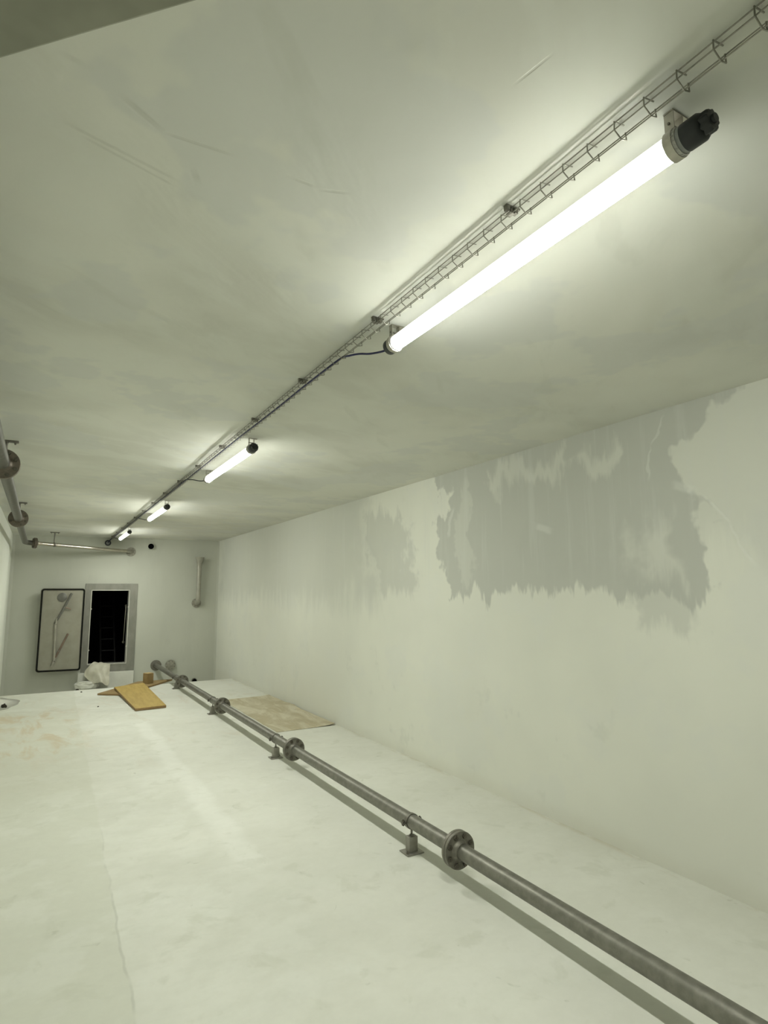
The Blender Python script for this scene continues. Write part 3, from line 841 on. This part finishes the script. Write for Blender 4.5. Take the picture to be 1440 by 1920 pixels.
for j in range(nv+1):
    for i in range(nu+1):
        s_, t_ = i/nu, j/nv
        row = [cr(r_, s_) for r_ in CP]
        q = cr(row, t_)
        q += Vector((0, .03, .045))*(abs(noise.noise(Vector((s_*2.2+t_*1.6, t_*2.4-s_, 9))))-.2)
        q += Vector((0, .012, .016))*noise.noise(Vector((s_*7, t_*7, 3)))
        w_ = bw(q.x, q.y, q.z)
        low = .145 if q.y < .11 else floor_z(w_.y)+.006
        w_.z = max(w_.z, low)
        vs.append(tuple(w_))
k_ = len(vs); vs += [(a, b_+.004, c-.004) for a, b_, c in vs]; fs = []
for j in range(nv):
    for i in range(nu):
        a = j*(nu+1)+i
        fs.append((a, a+1, a+nu+2, a+nu+1)); fs.append((k_+a, k_+a+nu+1, k_+a+nu+2, k_+a+1))
for j in range(nv):
    for i in (0, nu):
        a = j*(nu+1)+i; fs.append((a, a+nu+1, k_+a+nu+1, k_+a))
for i in range(nu):
    for j in (0, nv):
        a = j*(nu+1)+i; fs.append((a, k_+a, k_+a+1, a+1))
o = m.add(vs, fs).build('crumpled_sheet', mat_cloth, None, origin=tuple(bw(1.3, .3, 0)), angle=70)
tag(o, 'crumpled cream sheet draped over the sill below the hatch opening', 'sheet')
crumple('plastic_bag', bw(1.08, .30, -.13), .25, .13, .10, mat_bag, 'flattened white bag on the floor left of the crumpled cream sheet', 'bag', 3.1, .25, fz)

# small debris
def crumb(name, x, y, r, mat, label, seed, sq=.6):
    m = MB(); vs = []; fs = []; nu, nv = 14, 8
    for j in range(nv+1):
        for i in range(nu):
            ph = PI*j/nv; th = 2*PI*i/nu
            d = Vector((math.sin(ph)*math.cos(th), math.sin(ph)*math.sin(th), math.cos(ph)))
            rr = r*(1+.45*noise.noise(d*2+Vector((seed, 0, 0))))
            vs.append(Vector((x, y, floor_z(y)+r*sq*.9))+Vector((d.x*rr, d.y*rr, d.z*rr*sq)))
    for j in range(nv):
        for i in range(nu): fs.append((j*nu+i, j*nu+(i+1) % nu, (j+1)*nu+(i+1) % nu, (j+1)*nu+i))
    o = m.add(vs, fs).build(name, mat, None, origin=(x, y, floor_z(y)))
    return tag(o, label, 'debris')
crumb('rubble_lump', -.425, 12.75, .045, mat_debris, 'dark lump of rubble on the floor beside the left wall', 1.0, .9)
crumb('rubble_lump', .835, 14.75, .032, mat_debris, 'small dark crumb on the floor in front of the hatch leaf', 2.3)
crumb('rubble_lump', .865, 13.95, .017, mat_debris, 'tiny dark crumb on the floor left of the brown plank', 4.1)
crumb('rubble_lump', 1.03, 12.02, .014, mat_debris, 'tiny dark crumb on the floor between the plank and the camera', 5.7)
# skirt of mortar behind the lump at the left wall
m = MB(); nn = 22
vs = [(-.62, 13.25, .075)]
for k in range(nn+1):
    a = -PI/2+PI*k/nn
    rr = 1+.18*noise.noise(Vector((math.cos(a)*2, math.sin(a)*2, 3)))
    vs.append((-.632+.42*math.cos(a)*rr, 13.3+.75*math.sin(a)*rr, .001))
vs.append((-.632, 13.3, -.01))
fs = [(0, i, i+1) for i in range(1, nn+1)]+[(len(vs)-1, i+1, i) for i in range(1, nn+1)]
o = m.add(vs, fs).build('mortar_heap', mat_mortar, None, origin=(-.5, 13.3, 0), angle=180)
tag(o, 'low pale mound of mortar at the foot of the left wall', 'debris')

# ------------------------------------------------------------------ camera and view
R = [[0.866352, 0.064402, 0.495265], [-0.499418, 0.119823, 0.858035], [-0.004085, -0.990704, 0.135972]]
cd = bpy.data.cameras.new('camera'); cam = bpy.data.objects.new('camera', cd); COL.objects.link(cam)
mx = Matrix(((R[0][0], -R[0][1], -R[0][2], 0), (R[1][0], -R[1][1], -R[1][2], 0), (R[2][0], -R[2][1], -R[2][2], EYE), (0, 0, 0, 1)))
cam.matrix_world = mx
cd.sensor_fit = 'VERTICAL'; cd.sensor_height = 36; cd.lens = 1108.5/1920*36; cd.clip_start = .02
sc_ = bpy.context.scene; sc_.camera = cam
sc_.cycles.caustics_reflective = False; sc_.cycles.caustics_refractive = False
w = bpy.data.worlds.new('world'); sc_.world = w; w.use_nodes = True
w.node_tree.nodes['Background'].inputs[0].default_value = (.5, .5, .45, 1)
w.node_tree.nodes['Background'].inputs[1].default_value = .02
vs_ = sc_.view_settings; vs_.view_transform = 'Standard'; vs_.look = 'None'; vs_.exposure = 0.44; vs_.gamma = 1.0; vs_.use_curve_mapping = False
